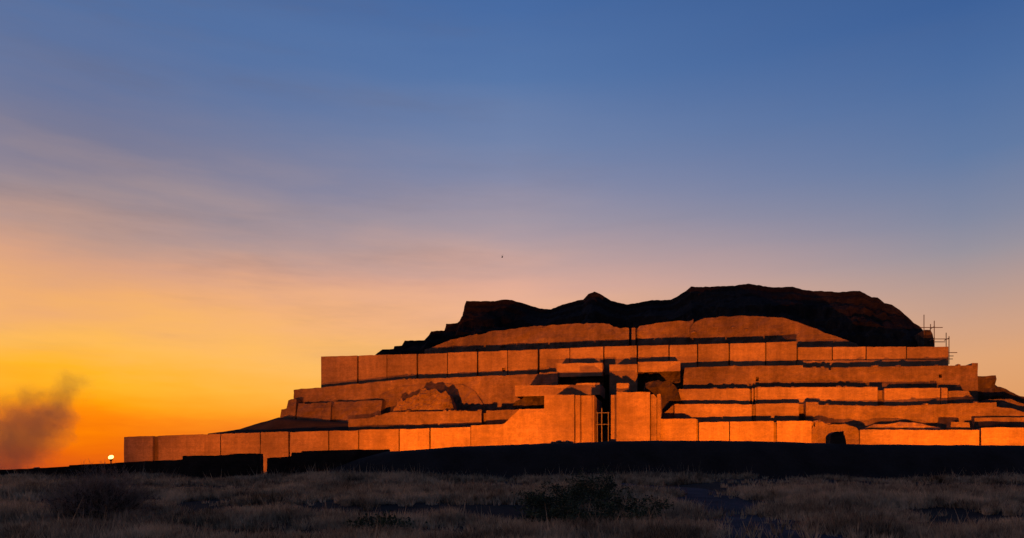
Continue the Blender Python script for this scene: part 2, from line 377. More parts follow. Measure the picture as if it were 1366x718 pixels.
# --- second terrace
z1 = 3.2
wall('terrace_wall', 3.0, [(464.5, 561), (466, 559.8), (490, 558), (506, 554.5), (514, 551.5), (520, 550), (560, 549.2), (600, 548.6), (642.2, 548.1)], z1, 8, M_BRICK_OLD, seed=40, amp=0.05)
wall('terrace_wall', 3.0, [(648.5, 547.6), (690, 546.5), (726, 545)], z1, 8, M_BRICK_OLD, seed=41)
wall('drain_channel', 3.5, [(642, 551), (648.8, 551)], z1, 6, M_BRICK_OLD, seed=42, amp=0.08)
w1 = wall('terrace_wall', 3.3, [(884, 552), (890, 548), (898, 540), (1003, 539.6), (1066, 538.8)], z1, 8, M_BRICK_OLD, seed=43)
panels(w1, 3.0, [(899.5, 1003, 0, 0), (1008, 1066, 0, 0)], lerp_top([(899, 539.2), (1003, 539), (1066, 537.8)]), z1, 0.4, seed=44, m=M_BRICK)
wall('drain_channel', 3.15, [(1004, 540), (1007, 540)], z1, 0.5, M_BRICK_OLD, w1, seed=46)
wall('terrace_wall', 4.2, [(1065.5, 539), (1076, 539)], z1, 6, M_BRICK_OLD, seed=47)
wall('terrace_wall', 3.0, [(1075, 536.4), (1091.5, 536.6), (1092, 540), (1150, 541.5), (1200, 541.3), (1260, 539), (1310, 537), (1329, 537), (1329.6, 543), (1350, 545), (1366, 550), (1420, 556), (1500, 560)], z1, 8, M_BRICK_OLD, seed=48, amp=0.06, top_amp=0.06)

# --- third terrace
z2 = 5.0
wall('terrace_wall', 5.0, [(391, 537), (430, 535.6), (470, 534), (504, 532.4)], 3.0, 8, M_BRICK_OLD, seed=50, amp=0.14, top_amp=0.06, lean=0.22)
wall('broken_corner', 5.4, [(371, 556), (372, 545.5), (379.5, 544.5), (380, 533.5), (384, 532), (391.5, 531.5)], 2.6, 9, M_BRICK_OLD, seed=51, amp=0.10, top_amp=0.08, lean=0.1)
wall('diagonal_buttress', 4.75, [(426, 551), (431, 536), (436.5, 535)], 3.4, 1.2, M_BRICK_OLD, seed=52, amp=0.08, lean=0.2)
w2 = wall('terrace_wall', 5.35, [(903, 521), (1003, 519.5), (1008, 517.6), (1170, 517.2), (1171.5, 521), (1179, 521), (1180, 519), (1254, 518.6)], z2, 8, M_BRICK_OLD, seed=53)
panels(w2, 5.0, [(905, 1000.5, 0, 0), (1002.8, 1005, -0.05, 0), (1007, 1009.5, -0.05, 0.3), (1010, 1171, 0, 0), (1179.5, 1254.5, 0, 0), (1255.5, 1264.5, -0.12, 0)],
       lerp_top([(905, 519), (1003, 518.4), (1008, 516.8), (1171, 516.2), (1179, 518.2), (1254, 517.6), (1265, 518)]), z2, 0.4, seed=54)
wall('terrace_wall', 5.0, [(1265, 521.4), (1292.5, 521.2), (1294, 526), (1300, 532), (1308, 536.5), (1314, 540)], z2, 8, M_BRICK_OLD, seed=58, amp=0.05, top_amp=0.05)
wall('broken_wall', 5.6, [(1316, 537), (1318, 532.5), (1336, 531.5), (1350, 532.5), (1360, 537), (1380, 542), (1420, 550)], 4.5, 3, M_BRICK_OLD, seed=59, amp=0.12, top_amp=0.12)
# the collapsed middle of the left side with its heap of fallen brick
wall('fallen_brick_heap', 3.6, [(522, 548), (527, 541), (529.5, 533.5), (534, 530), (545, 529), (551, 527), (556, 524.5), (559, 517.5), (565, 516.8), (573, 518.5), (583, 518), (592, 521), (598, 527), (600.5, 534), (603, 541), (605, 549)],
     4.4, 1.6, M_BRICK_OLD, seed=61, amp=0.13, top_amp=0.25, lean=0.12, step=0.2, nsc=2.2)
wall('eroded_slope', 6.6, [(504, 527), (515, 521), (530, 516), (560, 511.5), (590, 510.5), (615, 513), (632, 521), (640, 533), (648, 546)], 3.5, 6, M_BRICK_OLD, seed=62, amp=0.09, top_amp=0.1, lean=0.05, nsc=1.1)

# --- fourth terrace
z3 = 6.4
wall('terrace_wall', 7.0, [(391.5, 520.3), (394, 519.4), (428, 517), (465, 513), (500, 509.4), (540, 506.2), (600, 503.6), (660, 501.4), (700, 499.6), (719, 498.8), (720, 496.6), (744, 496)], z3 - 3.4, 8, M_BRICK_OLD, seed=64, amp=0.07, top_amp=0.05)
w3 = wall('terrace_wall', 7.0, [(911, 520), (912, 501), (913.5, 490.4), (972, 488.5), (1071, 487.4), (1071.6, 490.8), (1105, 490.3), (1105.4, 493.5), (1108.6, 493.5), (1109, 490.2), (1200, 488.9), (1296.6, 487.6), (1297, 484.4), (1304.5, 484.4)],
          z3 - 1, 8, M_BRICK_OLD, seed=66, amp=0.05, holes=[(1008.3, 1012, 503.5, 508.5, 1.2), (1252.5, 1256.5, 499.5, 504, 1.2)])
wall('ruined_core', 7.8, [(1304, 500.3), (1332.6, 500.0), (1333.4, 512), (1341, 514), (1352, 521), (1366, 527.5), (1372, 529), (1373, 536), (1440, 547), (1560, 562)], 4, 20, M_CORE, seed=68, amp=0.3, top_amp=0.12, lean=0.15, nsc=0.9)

# --- stair flanks beside the gate passage
wall('stair_flank', 2.6, [(687, 514.6), (768, 513.5), (769, 511.4), (800, 510.8)], 8.75, 6, M_BRICK, seed=70)
wall('eroded_slope', 5.2, [(682, 545), (686, 536), (692, 533), (698, 529), (706, 522), (760, 521), (800, 521)], 5, 4, M_CORE, seed=77, amp=0.25, top_amp=0.15, nsc=1.3)  # core brick in the hollow, its dark tone standing in for shade
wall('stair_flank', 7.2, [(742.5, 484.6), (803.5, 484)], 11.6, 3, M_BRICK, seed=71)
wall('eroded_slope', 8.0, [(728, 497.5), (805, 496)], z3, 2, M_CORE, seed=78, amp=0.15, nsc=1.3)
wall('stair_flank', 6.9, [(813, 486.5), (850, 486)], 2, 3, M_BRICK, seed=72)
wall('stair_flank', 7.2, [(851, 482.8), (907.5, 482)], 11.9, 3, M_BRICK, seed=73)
wall('eroded_slope', 8.1, [(838, 494), (880, 492), (915, 492.5)], 5, 2, M_CORE, seed=79, amp=0.3, nsc=1.0)  # back wall in dark core brick, the half shade put into its colour
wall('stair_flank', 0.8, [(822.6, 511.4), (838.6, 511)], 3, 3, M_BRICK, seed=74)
wall('eroded_slope', 4.6, [(858, 523), (861, 511), (878, 506), (894, 508), (900, 513), (905, 520), (909, 533), (916, 541)], 3.2, 3.2, M_CORE, seed=75, amp=0.25, top_amp=0.25, nsc=1.2)  # dark core lump standing in for the tower's shadow
wall('stair_block', 9.2, [(800, 500), (818, 500)], 0, 2, M_CORE, seed=76)
# steps climbing inside the passage
sroot = None
for k in range(18):
    bm = bmesh.new(); ua, ub = U(796, -1), U(814.5, -1)
    box(bm, ua - 0.4, ub + 0.4, -1.2 + k * 0.55, 9.0, k * 0.3, k * 0.3 + 0.3)
    o = link_bm('step', bm, M_BRICK_OLD, zig)

# --- main upper terrace
z4 = 8.0
t4 = lerp_top([(428, 476), (560, 472), (640, 469.2), (720, 466), (805, 462.4), (892, 460.4), (972, 458.3), (1063, 455.8)])
w4 = wall('terrace_wall', 9.5, [(428.8, 477), (560, 473), (640, 470.2), (720, 467), (805, 463.4), (892, 461.4), (972, 459.3), (1062.5, 456.8)], z4, 60, M_BRICK_OLD, seed=80)
panels(w4, 9.0, [(428, 476.5, 0), (478, 516, 0.06), (516.3, 556, 0.06), (557.6, 596.6, 0.04), (597, 636.5, 0.04), (638, 677, 0.0), (677.3, 717.5, 0.0), (719.5, 760, 0.05), (760.3, 804.8, 0.05)],
       t4, z4, 0.52, seed=81, holes=[(669.8, 674.5, 490.8, 496, 0.6)])
panels(w4, 9.0, [(806, 849.5, 0.25, 0), (851, 892, 0.05), (893, 930, 0.0), (931, 972, 0.08), (973.6, 1021, 0.03), (1022, 1063, 0.0)], t4, z4, 0.52, seed=88)
w4b = wall('terrace_wall', 9.7, [(1063, 464.6), (1160, 463.6), (1265, 463.2)], z4, 45, M_BRICK_OLD, seed=95)
panels(w4b, 9.2, [(1064, 1110, 0.0), (1110.8, 1155, 0.07), (1156, 1209, 0.0), (1209.6, 1265.5, 0.05)], lerp_top([(1063, 463.6), (1160, 462.8), (1265, 462.2)]), z4, 0.52, seed=96, m=M_BRICK)
wall('plinth', 8.95, [(1063.5, 481.5), (1156, 480.5), (1210, 479.6), (1265, 481)], z4, 0.8, M_BRICK, w4b, seed=99)
wall('broken_wall', 12.5, [(1232.8, 440.5), (1242, 440), (1244.6, 445), (1246.3, 455), (1246.6, 466)], 12, 5, M_CORE, seed=101, amp=0.15, top_amp=0.08)

# --- rounded remains of the upper storey, still catching the lamps
wall('upper_storey_remnant', 11.3, [(565, 466), (575, 462.5), (600, 453), (625, 446.5), (655, 440.5), (685, 436.5), (720, 433), (760, 431), (800, 430), (812, 430.5), (818, 434.5), (838.5, 436.5)], 13, 8, M_BRICK_OLD, seed=105, amp=0.12, top_amp=0.10, lean=0.10, nsc=0.5)
wall('pilaster', 11.5, [(842.5, 437.5), (847.5, 437)], 13, 3, M_BRICK_OLD, seed=106)
wall('upper_storey_remnant', 11.6, [(849, 438), (853, 434), (880, 429.5), (905, 427), (923, 426.4), (925, 425)], 13, 8, M_BRICK_OLD, seed=107, amp=0.12, top_amp=0.08, lean=0.10, nsc=0.5)
wall('upper_storey_remnant', 11.2, [(921, 436), (927, 428), (940, 423.5), (960, 421), (990, 419.8), (1015, 420.5), (1043, 422.6), (1065, 429), (1090, 438), (1120, 450), (1143, 458), (1150, 464)], 13, 8, M_BRICK_OLD, seed=108, amp=0.12, top_amp=0.08, lean=0.10, nsc=0.5)
# --- the weathered core on top
RV = 34.0
sil = [(498, 476), (503, 471), (510, 466.5), (525, 465.5), (526, 462), (536, 461), (540, 454.5), (566, 454), (572, 447), (575, 442), (594, 441), (595, 431.8), (610, 431), (617, 425), (619.5, 408), (622, 401.5), (660, 402), (672, 399.5), (683, 400.3),
       (700, 405.3), (720, 411.3), (735, 412.7), (750, 406.5), (765, 402.3), (778, 399.3), (785, 392.6), (793, 389), (801, 392.4), (815, 401), (835, 406.3), (855, 403.4), (870, 400.4), (895, 400.2), (905, 394.3), (915, 388.3), (922, 382.3), (935, 383.2), (950, 382.4),
       (980, 381.2), (998, 378.4), (1015, 381.2), (1030, 383.2), (1045, 383.3), (1057, 382.4), (1070, 386), (1085, 388.2), (1105, 388.7), (1118, 390.2), (1135, 388.3), (1147, 388.3), (1157, 393.3), (1163, 396.7), (1171, 397.2), (1180, 404.2), (1190, 406.4),
       (1200, 413.2), (1210, 422.2), (1219, 431.2), (1228, 436.4), (1231, 440), (1240, 447), (1246, 466)]
V0 = 17.0
def ridge_v(px):                                              # the ridge bows back in the middle and comes forward at both ends
    return float(np.interp(px, [498, 560, 640, 720, 1080, 1170, 1246], [20.5, 23.5, 30, 35, 36, 29, 20]))
cols = []
for (xa, ya), (xb, yb) in zip(sil[:-1], sil[1:]):
    k = max(1, int((xb - xa) / 2.6)); cols += [(xa + (xb - xa) * q / k, ya + (yb - ya) * q / k) for q in range(k)]
cols.append(sil[-1])
BASEZ = 13.2; V, Fc = [], []
tt = np.concatenate([np.linspace(0, 1, 46), [1.04, 1.12, 1.4, 2.0, 2.8]])
uf0, uf1 = U(500, V0) + 0.3, U(1249, V0)
for (px, py) in cols:
    rv = ridge_v(px); ur, top = at(px, py, rv)
    jag = 0.07 * mn.noise(Vector((ur * 1.9, 2.0, 0.3))) + 0.05 * mn.noise(Vector((ur * 4.1, 7.0, 0.3)))
    top += jag; uf = min(max(ur, uf0), uf1)
    for t in tt:
        v = V0 + (rv - V0) * t; u = uf + (ur - uf) * min(t, 1.0)
        if t <= 1:
            wob = 0.13 * fbm(u * 0.16, v * 0.16, 5.0)
            q = min(1.0, max(0.0, t + wob * math.sin(math.pi * t)))
            led = q * 5.0; sgm = (math.floor(led) + float(smooth01((led % 1.0 - 0.5) / 0.3))) / 5.0     # worn ledges
            g = 0.5 * q ** 1.25 + 0.5 * sgm
            z = BASEZ + (top - BASEZ) * g + (0.7 * fbm(u * 0.55, v * 0.55, 1.0) + 0.3 * mn.noise(Vector((u * 1.7, v * 1.7, 3)))) * math.sin(math.pi * t) ** 0.7
            if t < 0.985: z = min(z, BASEZ + (top - BASEZ) * (0.08 + 0.88 * t))
        else:
            z = top - 0.14 * (v - rv) - 0.006 * (v - rv) ** 2
        V.append((u, v, max(z, BASEZ - 1)))
uu = [0] * len(cols); vv = tt
n = len(vv)
for i in range(len(uu) - 1):
    for j in range(n - 1):
        Fc.append((i * n + j, (i + 1) * n + j, (i + 1) * n + j + 1, i * n + j + 1))
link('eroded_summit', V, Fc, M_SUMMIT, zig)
# clods and broken brick lying along the terrace edges
clods = []; ray_edges = []
for k in range(5):
    bm = bmesh.new(); bmesh.ops.create_icosphere(bm, subdivisions=1, radius=0.5)
    for v in bm.verts: v.co = Vector((v.co.x * 1.3, v.co.y * 1.1, v.co.z * 0.7)) * (1 + 0.5 * mn.noise(v.co * 3 + Vector((k * 5, 0, 0))))
    me = bpy.data.meshes.new('fallen_brick'); bm.to_mesh(me); bm.free(); me.materials.append(M_BRICK_OLD); clods.append(me)
edges = [(391, 504, 534.5, 5.0), (464, 642, 551, 3.0), (520, 700, 504, 7.0), (905, 1000, 519, 5.0), (1095, 1320, 540, 3.0), (1010, 1170, 516.6, 5.0), (920, 1100, 489, 7.0), (1090, 1146, 566, 0.3), (1110, 1290, 489.6, 7.0), (600, 830, 437, 11.3), (900, 1080, 424, 11.3)]
for k in range(90):
    xa, xb, y_, v_ = random.choice(edges); px = random.uniform(xa, xb); v_ = v_ * (1.36 if v_ > 0.6 else 1)
    u, z = at(px, y_, v_)
    o = bpy.data.objects.new('fallen_brick', random.choice(clods)); C.objects.link(o); o.parent = zig
    sc_ = random.uniform(0.18, 0.55); o.scale = (sc_, sc_, sc_); o.rotation_euler = (0, 0, random.random() * 6.28)
    ray_edges.append((o, u, v_ + 0.25))
# earth slope against the left end; its dark right part stands in for terrace shadow
V, Fc = [], []
prof = [(278, 578.5), (286, 577.3), (300, 575.8), (320, 572.5), (345, 564.5), (360, 560.5), (372, 557), (392, 559.5), (430, 562), (466, 564), (480, 567)]
pp = [at(x, y, 5.6) for x, y in prof]
uu2 = np.arange(pp[0][0], pp[-1][0], 0.5); vv2 = np.arange(0.9, 16, 0.47)
for u in uu2:
    zt = float(np.interp(u, [p[0] for p in pp], [p[1] for p in pp]))
    for v in vv2:
        t = (v - 0.9) / 4.7
        z = zt * (0.5 + 0.5 * min(1, t) ** 1.2) if t <= 1 else zt - 0.12 * (v - 5.6)
        V.append((u, v, z + 0.10 * fbm(u * 0.9, v * 0.9, 2) * (1 if t < 1 else 0.4)))
n = len(vv2)
for i in range(len(uu2) - 1):
    for j in range(n - 1): Fc.append((i * n + j, (i + 1) * n + j, (i + 1) * n + j + 1, i * n + j + 1))
b0 = len(V); V += [(uu2[0], vv2[-1], 0), (uu2[0], vv2[0], 0)]
Fc.append([j for j in range(n)][::-1] + [b0 + 1, b0])
link('earth_slope', V, Fc, M_BANK, zig, True)

# settle every clod on the wall top below it
from mathutils.bvhtree import BVHTree
tv, tf = [], []
for o in zig.children_recursive:
    if o.type == 'MESH' and o.name.split('.')[0] != 'fallen_brick':
        b0 = len(tv); tv += [v.co.copy() for v in o.data.vertices]; tf += [tuple(q + b0 for q in p.vertices) for p in o.data.polygons]
bvh = BVHTree.FromPolygons(tv, tf)
for o, u, v in ray_edges:
    h = bvh.ray_cast(Vector((u, v, 40)), Vector((0, 0, -1)))
    o.location = (u, v, (h[0].z if h[0] else 0) + 0.12 * o.scale.x)
# --- iron gate in the passage
def bar_obj(name, p, q, r, m, parent):
    bm = bmesh.new(); tube(bm, p, q, r, 6); return link_bm(name, bm, m, parent)
gv = -0.3
(u0, zt), (u1, _), (_, zm) = at(797, 551, gv), at(811.5, 551, gv), at(800, 566.3, gv)
u2 = at(801.5, 551, gv)[0]
gate = bar_obj('gate', (u0, gv, 0), (u0, gv, zt + 0.1), 0.04, M_GATE, zig)
for a, b_, r in (((u1, gv, 0), (u1, gv, zt + 0.1), 0.045), ((u2 + 0.1, gv, 0), (u2 + 0.1, gv, zt + 0.5), 0.055),
                 ((u0 - 0.15, gv - 0.08, zt), (u1 + 0.1, gv - 0.08, zt), 0.04), ((u0 - 0.15, gv - 0.08, zm), (u1 + 0.1, gv - 0.08, zm), 0.04), ((u0, gv - 0.08, 0.4), (u1, gv - 0.08, 0.4), 0.06)):
    bar_obj('gate_bar', a, b_, r, M_GATE, gate)

# ------------------------------------------------------------------ scaffolding on the upper terrace
def zw(px, py, v):
    u, z = at(px, py, v); return Vector((u * CA + v * SA, Y0 - u * SA + v * CA, z + GZ))
SV = 14.0
floor_z = at(1250, 462.4, SV)[1] - 0.4
sc_o = zw(1248, 463, SV)
scaf = empty('scaffolding', (sc_o.x, sc_o.y, GZ + floor_z), -YAW)
tag(scaf, 'thin steel pole scaffolding beside the broken core on the upper terrace end', 'scaffolding')
su0 = U(1248, SV)
def sp(px, py, dv=0.0):
    u, z = at(px, py, SV + dv); return (u - su0, dv, z - floor_z)
for x, y0, y1, dv in ((1232.6, 420, 446, 1.6), (1241.3, 432.5, 447, 1.6), (1246.3, 428, 466, 0), (1262.2, 444, 466, 1.2), (1266.0, 448.5, 486, 0.0)):
    a, b_ = sp(x, y1, dv), sp(x, y0, dv)
    bar_obj('pole', (a[0], dv, min(a[2], b_[2])), b_, 0.042, M_STEEL, scaf)
for x0, x1, y, dv in ((1227, 1257.5, 437, 0.06), (1246, 1266.6, 452.3, 0.06), (1246, 1261, 456.2, 1.26), (1265, 1277, 470.5, 0.06), (1265, 1272, 475, 0.06), (1265, 1271, 479, 0.3)):
    bar_obj('ledger', sp(x0, y, dv), sp(x1, y, dv), 0.042, M_STEEL, scaf)
for x, y in ((1246.3, 452.3), (1266, 452.3), (1246.3, 437)):
    p = sp(x, y, 0.0); q = sp(x, y, 1.4)
    bar_obj('transom', (p[0], -0.1, p[2] + 0.1), (p[0], 1.5, p[2] + 0.1), 0.045, M_STEEL, scaf)

# ------------------------------------------------------------------ dark wall and bank in front
def bd(px): return 39.0 + 5.5 * px / 1366.0
def bpt(px, py, d=0.0):
    D = bd(px) + d; return Vector(((px - CX) / F * D, D, EYE + (HY - py) * D / F))
def low_wall(label, top, thick):
    pts = [bpt(x, y) for x, y in top]
    xs = [p.x for p in pts]; zs = [p.z for p in pts]
    cols = []
    for a, b_ in zip(xs[:-1], xs[1:]):
        k = max(1, int((b_ - a) / 0.3)); cols += [a + (b_ - a) * i / k for i in range(k)]
    cols.append(xs[-1])
    V, Fc = [], []; nr = 7
    for x in cols:
        z1 = float(np.interp(x, xs, zs)) + 0.03 * fbm(x * 1.7, 0.3, 2.0)
        y = float(np.interp(x, xs, [p.y for p in pts]))
        for side in (0, 1):
            for k in range(nr):
                z = (GZ - 0.5) + (z1 - GZ + 0.5) * k / (nr - 1)
                w = 0.06 * fbm(x * 0.9, z * 1.4, side * 5.0)
                V.append((x, y - 0.12 * (1 - k / (nr - 1)) + w if side == 0 else y + thick + 0.12 * (1 - k / (nr - 1)) + w, z))
    for i in range(len(cols) - 1):
        a, b_ = i * 2 * nr, (i + 1) * 2 * nr
        for k in range(nr - 1):
            Fc.append((a + k, b_ + k, b_ + k + 1, a + k + 1)); Fc.append((a + nr + k + 1, b_ + nr + k + 1, b_ + nr + k, a + nr + k))
        Fc.append((a + nr - 1, b_ + nr - 1, b_ + 2 * nr - 1, a + 2 * nr - 1))
    e = (len(cols) - 1) * 2 * nr
    Fc.append([k for k in range(nr)] + [2 * nr - 1 - k for k in range(nr)])
    Fc.append([e + nr - 1 - k for k in range(nr)] + [e + nr + k for k in range(nr)])
    o = link('boundary_wall', V, Fc, M_MUD)
    base = Vector((float(np.mean(cols)), float(np.mean([p.y for p in pts])), GZ))
    o.data.transform(__import__('mathutils').Matrix.Translation(-base)); o.location = base
    return tag(o, label, 'wall')
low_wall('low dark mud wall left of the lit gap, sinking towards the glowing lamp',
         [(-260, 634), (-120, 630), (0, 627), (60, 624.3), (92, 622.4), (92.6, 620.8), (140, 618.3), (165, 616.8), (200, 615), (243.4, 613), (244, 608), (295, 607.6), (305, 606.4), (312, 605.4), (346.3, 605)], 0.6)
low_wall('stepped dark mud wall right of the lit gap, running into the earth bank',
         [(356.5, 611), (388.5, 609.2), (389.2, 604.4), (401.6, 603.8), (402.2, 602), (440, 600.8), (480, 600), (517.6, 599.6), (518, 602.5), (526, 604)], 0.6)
bk = [(360, 642), (400, 640), (440, 628), (480, 612), (515, 603.4), (530, 602), (560, 600), (610, 596.2), (660, 594.4), (700, 593), (760, 591), (800, 589.6), (830, 588.6), (900, 588.2), (1000, 588.6), (1050, 590), (1100, 592), (1160, 593.2), (1230, 593.8), (1366, 594.4), (1500, 596), (1750, 600), (2100, 612)]
bp_ = [bpt(x, y) for x, y in bk]
bx = np.arange(bp_[0].x, bp_[-1].x, 0.35); off = np.concatenate([np.arange(-3.6, 3.61, 0.3)])
V, Fc = [], []
for x in bx:
    zr = float(np.interp(x, [p.x for p in bp_], [p.z for p in bp_])); yr = float(np.interp(x, [p.x for p in bp_], [p.y for p in bp_]))
    hgt = zr - GZ
    for o_ in off:
        t = abs(o_) / 3.6; s = 1 - smooth01(max(0, t - 0.06) / 0.94)
        z = GZ - 0.12 + (hgt + 0.12) * float(s)
        if 0.05 < t < 0.98: z += 0.10 * fbm(x * 0.8, o_ * 0.8, 4) * (1 if t > 0.25 else 0.3) * min(1, max(hgt, 0))
        else: z += 0.03 * fbm(x * 2.2, 0.2, 4) * (t < 0.05)
        V.append((x, yr + o_, z))
n = len(off)
for i in range(len(bx) - 1):
    for j in range(n - 1): Fc.append((i * n + j, (i + 1) * n + j, (i + 1) * n + j + 1, i * n + j + 1))
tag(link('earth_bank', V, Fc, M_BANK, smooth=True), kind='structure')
# loose stones on the crest by the gate
for k, (px, py, s) in enumerate(((737, 591.2, 0.16), (741, 590.6, 0.12), (745.5, 590.4, 0.22), (752, 590.2, 0.15), (757, 590.6, 0.2), (763, 590.4, 0.13), (818, 588.2, 0.2))):
    bm = bmesh.new(); bmesh.ops.create_icosphere(bm, subdivisions=2, radius=s * 0.7)
    for v in bm.verts: v.co = Vector((v.co.x * 1.25, v.co.y, v.co.z * 0.8)) * (1 + 0.35 * mn.noise(v.co * (4 + k) + Vector((k, k, k))))
    o = link_bm('stone', bm, M_BRICK_OLD); p = bpt(px, py, 0.25); o.location = (p.x, p.y, float(np.interp(p.x, [q.x for q in bp_], [q.z for q in bp_])) + s * 0.25)
    tag(o, 'small loose stone on the bank crest before the gate towers', 'stone', 'stones on the bank crest')

# a dark stub of masonry standing on the crest
pa, pb = bpt(1104.2, 593, 0.3), bpt(1124.5, 593, 0.3)
bm = bmesh.new(); wdt = pb.x - pa.x
outl = [(0, -0.6), (wdt, -0.6), (wdt, 0.02), (wdt * 0.97, 0.2), (wdt * 0.90, 0.55), (wdt * 0.86, 0.60), (wdt * 0.83, 0.78), (wdt * 0.70, 0.72), (wdt * 0.42, 0.75), (wdt * 0.22, 0.68), (wdt * 0.05, 0.56), (0.0, 0.45)]
fr = [bm.verts.new((x, -0.35 + 0.06 * fbm(x * 3, z * 3, 1), z)) for x, z in outl]; bk_ = [bm.verts.new((x * 0.96 + 0.02, 0.35 + 0.06 * fbm(x * 3, z * 3, 7), z * 0.98)) for x, z in outl]
bm.faces.new(fr); bm.faces.new(bk_[::-1])
for k in range(len(outl)): bm.faces.new((fr[(k + 1) % len(outl)], fr[k], bk_[k], bk_[(k + 1) % len(outl)]))
bmesh.ops.recalc_face_normals(bm, faces=bm.faces[:])
stub = link_bm('masonry_stub', bm, M_MUD); stub.location = (pa.x, pa.y, pa.z)
tag(stub, 'dark broken masonry stub on the bank crest before the brightest wall', 'masonry')

# ------------------------------------------------------------------ lamps
def flood(u, v, aim_u, aim_v, aim_z, watts, label, size=100, blend=0.9, z0=0.55):
    p = Vector((u * CA + v * SA, Y0 - u * SA + v * CA, GZ)); q = Vector((aim_u * CA + aim_v * SA, Y0 - aim_u * SA + aim_v * CA, GZ + aim_z))
    d = (q - p); rz = math.atan2(-d.x, d.y)
    root = empty('floodlight', p, rz); tag(root, label, 'floodlight', 'floodlights behind the bank')
    el = math.atan2(q.z - p.z - z0, math.hypot(d.x, d.y)); ce, se = math.cos(el), math.sin(el)
    def rot(x, y, z): return (x, y * ce - z * se, y * se + z * ce + z0)
    bm = bmesh.new(); box(bm, -0.22, 0.22, -0.16, 0.10, -0.16, 0.16)
    bmesh.ops.bevel(bm, geom=bm.edges[:], offset=0.02, segments=2, affect='EDGES')
    for w in bm.verts: w.co = Vector(rot(*w.co))
    link_bm('housing', bm, M_BLACK, root)
    bm = bmesh.new(); box(bm, -0.19, 0.19, 0.103, 0.112, -0.13, 0.13)
    for w in bm.verts: w.co = Vector(rot(*w.co))
    link_bm('lens', bm, M_LENS, root)
    for s in (-1, 1):
        bm = bmesh.new(); box(bm, s * 0.25 - 0.015, s * 0.25 + 0.015, -0.03, 0.03, 0.04, z0 + 0.05); link_bm('bracket', bm, M_STEEL, root)
    bm = bmesh.new(); box(bm, -0.3, 0.3, -0.2, 0.2, 0, 0.045); link_bm('base_plate', bm, M_STEEL, root)
    li = bpy.data.lights.new('flood_beam', 'SPOT'); li.energy = watts; li.color = LAMP_COL; li.spot_size = R(size); li.spot_blend = blend; li.shadow_soft_size = 0.12
    lo = bpy.data.objects.new('flood_beam', li); C.objects.link(lo); lo.parent = root
    lo.location = rot(0, 0.14, 0); lo.rotation_euler = (R(90) + el, 0, 0)
ug = U(804, 0)
flood(ug - 17, -24, ug - 14, 3, 4.5, LAMP_W * 0.95, 'floodlight behind the bank lighting the wall left of the gate')
flood(ug + 16, -24, ug + 13, 3, 4.5, LAMP_W * 1.08, 'floodlight behind the bank lighting the wall right of the gate')
flood(ug + 36, -16.5, ug + 37, 3, 5.0, LAMP_W * 0.58, 'floodlight behind the bank lighting the terraces past the arched opening')
flood(ug - 44, -27, ug - 40, 3, 5, LAMP_W * 0.5, 'floodlight behind the mud wall lighting the low left end of the terraces')

# the lamp that shows over the dark wall
D = 52.0; lx = (148 - CX) / F * D
lamp = empty('globe_lamp', (lx, D, GZ)); tag(lamp, 'glowing egg-shaped lamp on a short post behind the low dark wall', 'lamp')
lz = EYE + (HY - 610) * D / F - GZ
bm = bmesh.new(); tube(bm, (0, 0, 0), (0, 0, lz - 0.2), 0.045, 10); link_bm('post', bm, M_BLACK, lamp)
bm = bmesh.new(); tube(bm, (0, 0, lz - 0.26), (0, 0, lz - 0.13), 0.07, 12, 0.12); link_bm('collar', bm, M_BLACK, lamp)
bm = bmesh.new(); bmesh.ops.create_uvsphere(bm, u_segments=20, v_segments=12, radius=0.15)
for v in bm.verts: v.co = Vector((v.co.x * 1.18, v.co.y, v.co.z * 0.9 + lz + 0.05 * v.co.x / 0.2))
link_bm('globe', bm, M_GLOW, lamp, True)
bm = bmesh.new(); tube(bm, (0, 0, 0), (0, 0, 0.05), 0.14, 12); link_bm('base', bm, M_BLACK, lamp)

# ------------------------------------------------------------------ path
pc = [(4.2, 6), (4.9, 12), (5.6, 17), (6.5, 22), (6.8, 27), (6.2, 32), (4.4, 37)]; pw = [2.0, 2.0, 1.9, 1.7, 1.4, 1.0, 0.5]
ys = np.arange(6, 37.01, 0.25)
pcx = np.interp(ys, [p[1] for p in pc], [p[0] for p in pc]); pww = np.interp(ys, [p[1] for p in pc], pw)
V, Fc = [], []
for y, cx_, w in zip(ys, pcx, pww):
    for k in range(13):
        x = cx_ + w * (k / 6 - 1) * (1 + 0.12 * fbm(y * 0.7, k // 12 * 9.0, 1))
        V.append((x, y, float(ground_h(x, y)) + 0.018 - 0.03 * abs(k / 6 - 1) ** 6))
for i in range(len(ys) - 1):
    for k in range(12): Fc.append((i * 13 + k, i * 13 + k + 1, (i + 1) * 13 + k + 1, (i + 1) * 13 + k))
tag(link('path', V, Fc, M_PATH, smooth=True), kind='structure')

